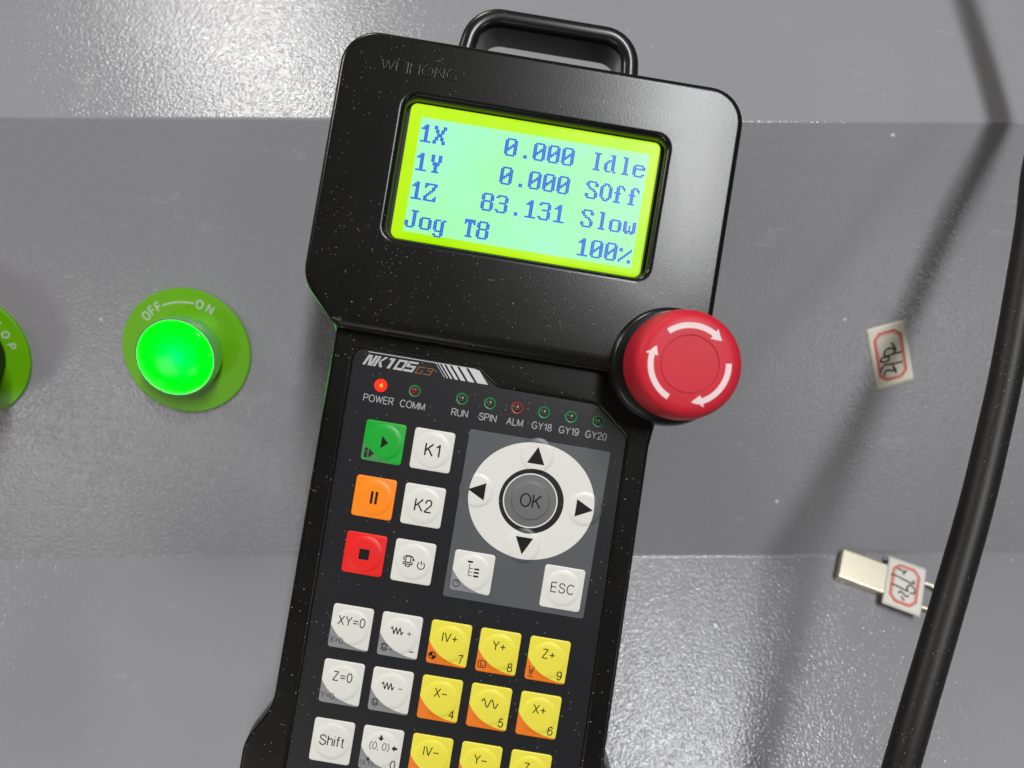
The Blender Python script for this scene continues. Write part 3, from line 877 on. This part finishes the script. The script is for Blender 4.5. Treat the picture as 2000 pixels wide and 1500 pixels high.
# emergency stop knob on the pendant's shoulder
KX, KY = 35.4, 10.0
es = lathe('stop_knob', [(0, 2), (8.6, 2), (8.6, 9), (11.3, 10.5), (11.9, 12.5), (12.0, 16.0), (11.85, 19.5), (11.45, 22.3), (10.9, 23.9), (9.9, 24.75), (8.6, 25.0), (6.12, 25.05), (6.07, 24.8), (5.9, 24.8), (5.85, 25.02), (0, 25.1)], 'knob', pend, 0, 0, 96, 40)
es.location = (KX * MM, KY * MM, 0)
es['label'] = 'round red emergency stop knob with three white curved arrows'
lathe('knob_collar', [(14.2, -33), (14.0, 3.5), (13.6, 5.2), (12.8, 6.0), (10.6, 6.2), (9.6, 6.6), (9.6, 12), (8.0, 12)], 'gloss', es, 0, 0, 72)
for a0 in (132, 10, -114 + 360):
    # arrows turn clockwise: tail at a0, head 74 degrees on
    span, ri, ro = 72, 7.45, 8.65
    body = arc(0, 0, ro, a0, a0 - span, 12) + arc(0, 0, ri, a0 - span, a0, 12)
    ah = a0 - span
    headp = [(9.35 * math.cos(math.radians(ah)), 9.35 * math.sin(math.radians(ah))),
             (6.75 * math.cos(math.radians(ah)), 6.75 * math.sin(math.radians(ah))),
             (7.95 * math.cos(math.radians(ah - 17)), 7.95 * math.sin(math.radians(ah - 14)))]
    outl = arc(0, 0, ro, a0, ah, 14) + [headp[0], headp[2], headp[1]] + arc(0, 0, ri, ah, a0, 14)
    # lay the print on the knob's rounded shoulder
    v, f = plate_geo([outl], 24.6, 25.06)
    def knob_z(x, y):
        r = math.hypot(x, y)
        pr = [(0, 25.1), (8.6, 25.0), (9.9, 24.75), (10.9, 23.9), (11.45, 22.3)]
        for (r0, z0), (r1, z1) in zip(pr, pr[1:]):
            if r <= r1: return z0 + (z1 - z0) * (r - r0) / (r1 - r0)
        return 22
    v = [(x, y, knob_z(x, y) + (0.05 if z > 25 else -0.2)) for x, y, z in v]
    finish('arrow_print', v, f, 'knobink', es, None)

# ================================================================== buttons on the sloping panel
def legend_plate(root, letters):
    p = plate('legend_plate', [circle(0, 0, 20.4, 96), circle(0, 0, 10.5, 64)], 0.0, 1.3, 'plate', root, 0.35, 3)
    g = []
    for ch, ang, rad, size in letters:
        a = math.radians(ang)
        g.append(stroke_geo(word_lines(ch, size * .7, rad * math.cos(a), rad * math.sin(a), rot=a - math.pi / 2), size * .7 * .15, 1.31, .2))
    return p, g
gb = empty('illuminated_button', on_slope(-103.8, 73.6),
           'round push button glowing bright green in a green plate lettered OFF and ON', 'button')
p, g = legend_plate(gb, [('O', 134.5, 15.0, 3.7), ('F', 125, 15.0, 3.7), ('F', 116.5, 15.0, 3.7), ('O', 69, 15.0, 3.7), ('N', 57, 15.0, 3.7)])
sw = arc(0, 0, 16.0, 112, 75, 12)
g.append(plate_geo([arc(0, 0, 16.2, 112, 75, 12) + arc(0, 0, 15.85, 75, 112, 12)], 1.2, 1.34))
v, f = merge(g); finish('plate_lettering', v, f, 'whiteink', p, None)
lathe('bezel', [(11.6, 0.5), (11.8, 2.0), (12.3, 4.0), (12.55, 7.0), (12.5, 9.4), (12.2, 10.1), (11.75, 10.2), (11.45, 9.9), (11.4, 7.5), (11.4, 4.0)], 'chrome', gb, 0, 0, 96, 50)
lathe('lens', [(11.38, 5.0), (11.38, 8.2), (11.0, 8.7), (10.7, 8.75), (10.6, 8.6), (10.35, 8.6), (10.1, 8.95), (8.5, 9.45), (5, 9.75), (0, 9.9)], 'lens', gb, 0, 0, 96, 60)

lathe('lens_ring', [(10.72, 8.6), (10.66, 8.8), (10.42, 8.84), (10.34, 8.6)], 'lens_ring', gb, 0, 0, 96, 60)

sb = empty('emergency_stop_button', on_slope(-174.5, 72.3),
           'emergency stop button on a green plate lettered STOP, cut off at the left edge', 'button')
p, g = legend_plate(sb, [('S', 55, 14.3, 3.5), ('T', 40.5, 14.3, 3.5), ('O', 25.5, 14.3, 3.5), ('P', 10.5, 14.3, 3.5)])
v, f = merge(g); finish('plate_lettering', v, f, 'whiteink', p, None)
lathe('collar', [(12.9, 0.5), (12.9, 7), (12.2, 8.5), (9, 8.8), (9, 16), (0, 16)], 'gloss', sb, 0, 0, 72)
lathe('mushroom_head', [(9, 15), (17.5, 16.5), (19.4, 19), (19.6, 22), (18.6, 25.5), (15.5, 27.6), (8, 28.4), (0, 28.6)], 'knob', sb, 0, 0, 72)

# ================================================================== handwritten paper sticker on the slope
def octagon(wd, ht, ch):
    x, y = wd / 2, ht / 2
    return [(-x + ch, -y), (x - ch, -y), (x, -y + ch), (x, y - ch), (x - ch, y), (-x + ch, y), (-x, y - ch), (-x, -y + ch)]
def label_print(root, wd, ht, z):
    plate('red_border', [octagon(wd, ht, 2.1), octagon(wd - 1.1, ht - 1.1, 1.75)], z - .02, z + .05, 'redink', root)
    plate('thin_border', [octagon(wd - 1.5, ht - 1.5, 1.6), octagon(wd - 2.2, ht - 2.2, 1.4)], z - .02, z + .04, 'pinkink', root)

def bent_sheet(name, wd, ht, mat, parent, lift, nx=12, ny=16, z=0.15):
    V, F = [], []
    for j in range(ny + 1):
        for i in range(nx + 1):
            u, t = i / nx - .5, j / ny - .5
            V.append((u * wd, t * ht, z + lift(u, t)))
    for j in range(ny):
        for i in range(nx):
            a = j * (nx + 1) + i
            F.append((a, a + 1, a + nx + 2, a + nx + 1))
    o = finish(name, V, F, mat, parent, 60, False)
    m = o.modifiers.new('thickness', 'SOLIDIFY'); m.thickness = 0.12 * MM; m.offset = -1
    return o

stk = empty('paper_sticker', on_slope(125.2, 72.25, 0, math.radians(16.3)),
            'small cream paper sticker with red octagonal border and black handwriting on the sloping panel', 'sticker')
bent_sheet('paper', 12.5, 21.3, 'paper', stk, lambda u, t: 0.0)
label_print(stk, 9.3, 16.8, 0.15)
def hand(root, zoom_lines, cx, cy, sc, ang, wd, z):
    """Pen strokes given on a drawing grid (x right, y down) about (cx, cy)."""
    ca, sa = math.cos(ang), math.sin(ang)
    ls = []
    for l in zoom_lines:
        q = [((x - cx) * sc, -(y - cy) * sc) for x, y in l]
        q = [(x * ca + y * sa, -x * sa + y * ca, 0) for x, y in q]
        ls.append([(p.x, p.y) for p in smooth_path(q, 4)])
    strokes('handwriting', ls, wd, z, 'pen', root, 0.12)
hand(stk, [[(910, 455), (945, 490), (978, 545), (960, 585)], [(985, 552), (930, 528), (870, 540), (838, 590), (850, 632), (905, 640)],
           [(855, 648), (960, 602), (1065, 575)], [(870, 640), (820, 660), (802, 700), (850, 716), (905, 690), (905, 652), (870, 640)],
           [(828, 850), (840, 782), (880, 750), (980, 735), (1095, 705)], [(875, 900), (885, 842), (920, 822), (975, 832), (998, 812), (975, 758)], [(985, 825), (1005, 800), (1030, 862)]],
     922, 622, 0.0251, math.radians(16.3) * 1.0, 0.62, 0.22)

# ================================================================== memory stick on the ledge
ang = math.radians(-22.3)
mU = Matrix.Translation(Vector((134.9, -11.9, 0)) * MM) @ Matrix.Rotation(ang, 4, 'Z')
usb = empty('memory_stick', mU, 'champagne metal memory stick with a handwritten paper tag lying on the lower ledge', 'memory stick')
plate('stick_body', [rect(-21.6, -5.35, 5.2, 5.35, 0.5, 3)], 0.0, 3.9, 'gold', usb, 0.45, 3)
loop = [(4.0, 4.4)] + arc(9.0, 0, 4.4, 90, -90, 16) + [(4.0, -4.4)]
v, f = tube_geo([(x, y, 1.9) for x, y in loop], 0.75, 10)
finish('key_loop', v, f, 'gold', usb, 50)
tag = bent_sheet('paper_tag', 12.6, 17.6, 'palepaper', usb, lambda u, t: 3.9 - 1.1 * max(0, abs(t) - .30) ** 2 * 60 * .16)
label_print(tag, 9.2, 13.9, 4.06)
hand(tag, [[(1070, 462), (1150, 515), (1128, 548)], [(1140, 520), (1190, 500)], [(965, 545), (1030, 562), (1220, 672), (1236, 625)],
           [(945, 665), (1010, 700), (1130, 770)], [(1130, 770), (1132, 720), (1180, 690), (1225, 740), (1210, 795), (1150, 790)],
           [(1000, 790), (1040, 770), (1090, 832), (1126, 825)], [(1048, 890), (1028, 830)]],
     1110, 690, 0.0262, math.radians(-22.3), 0.55, 4.14)

# ================================================================== the pendant's cable
path = [(-28, -146, -17), (-34, -172, -14), (-10, -205, 0), (42, -188, 6), (71, -142, 9), (81.5, -110, 9.5), (90.0, -83.5, 7.5), (102.1, -54.3, 2), (112.0, -31.0, -3), (119.6, -12.7, -8), (126.9, 6.5, -13), (137.1, 40.6, -20), (143.2, 62.4, -25), (153, 90, -27), (164, 147, -30), (180, 230, -20), (200, 330, 20), (215, 420, 60)]
world_pts = []
for p in smooth_path(path, 10):
    q = W(*p) / MM
    world_pts.append(tuple(q))
v, f = tube_geo(world_pts, 3.8, 24)
cable = finish('cable', v, f, 'rubber', None, 60, False)
cable['label'] = 'thick black rubber cable curving down past the memory stick at the right'
cable['category'] = 'cable'
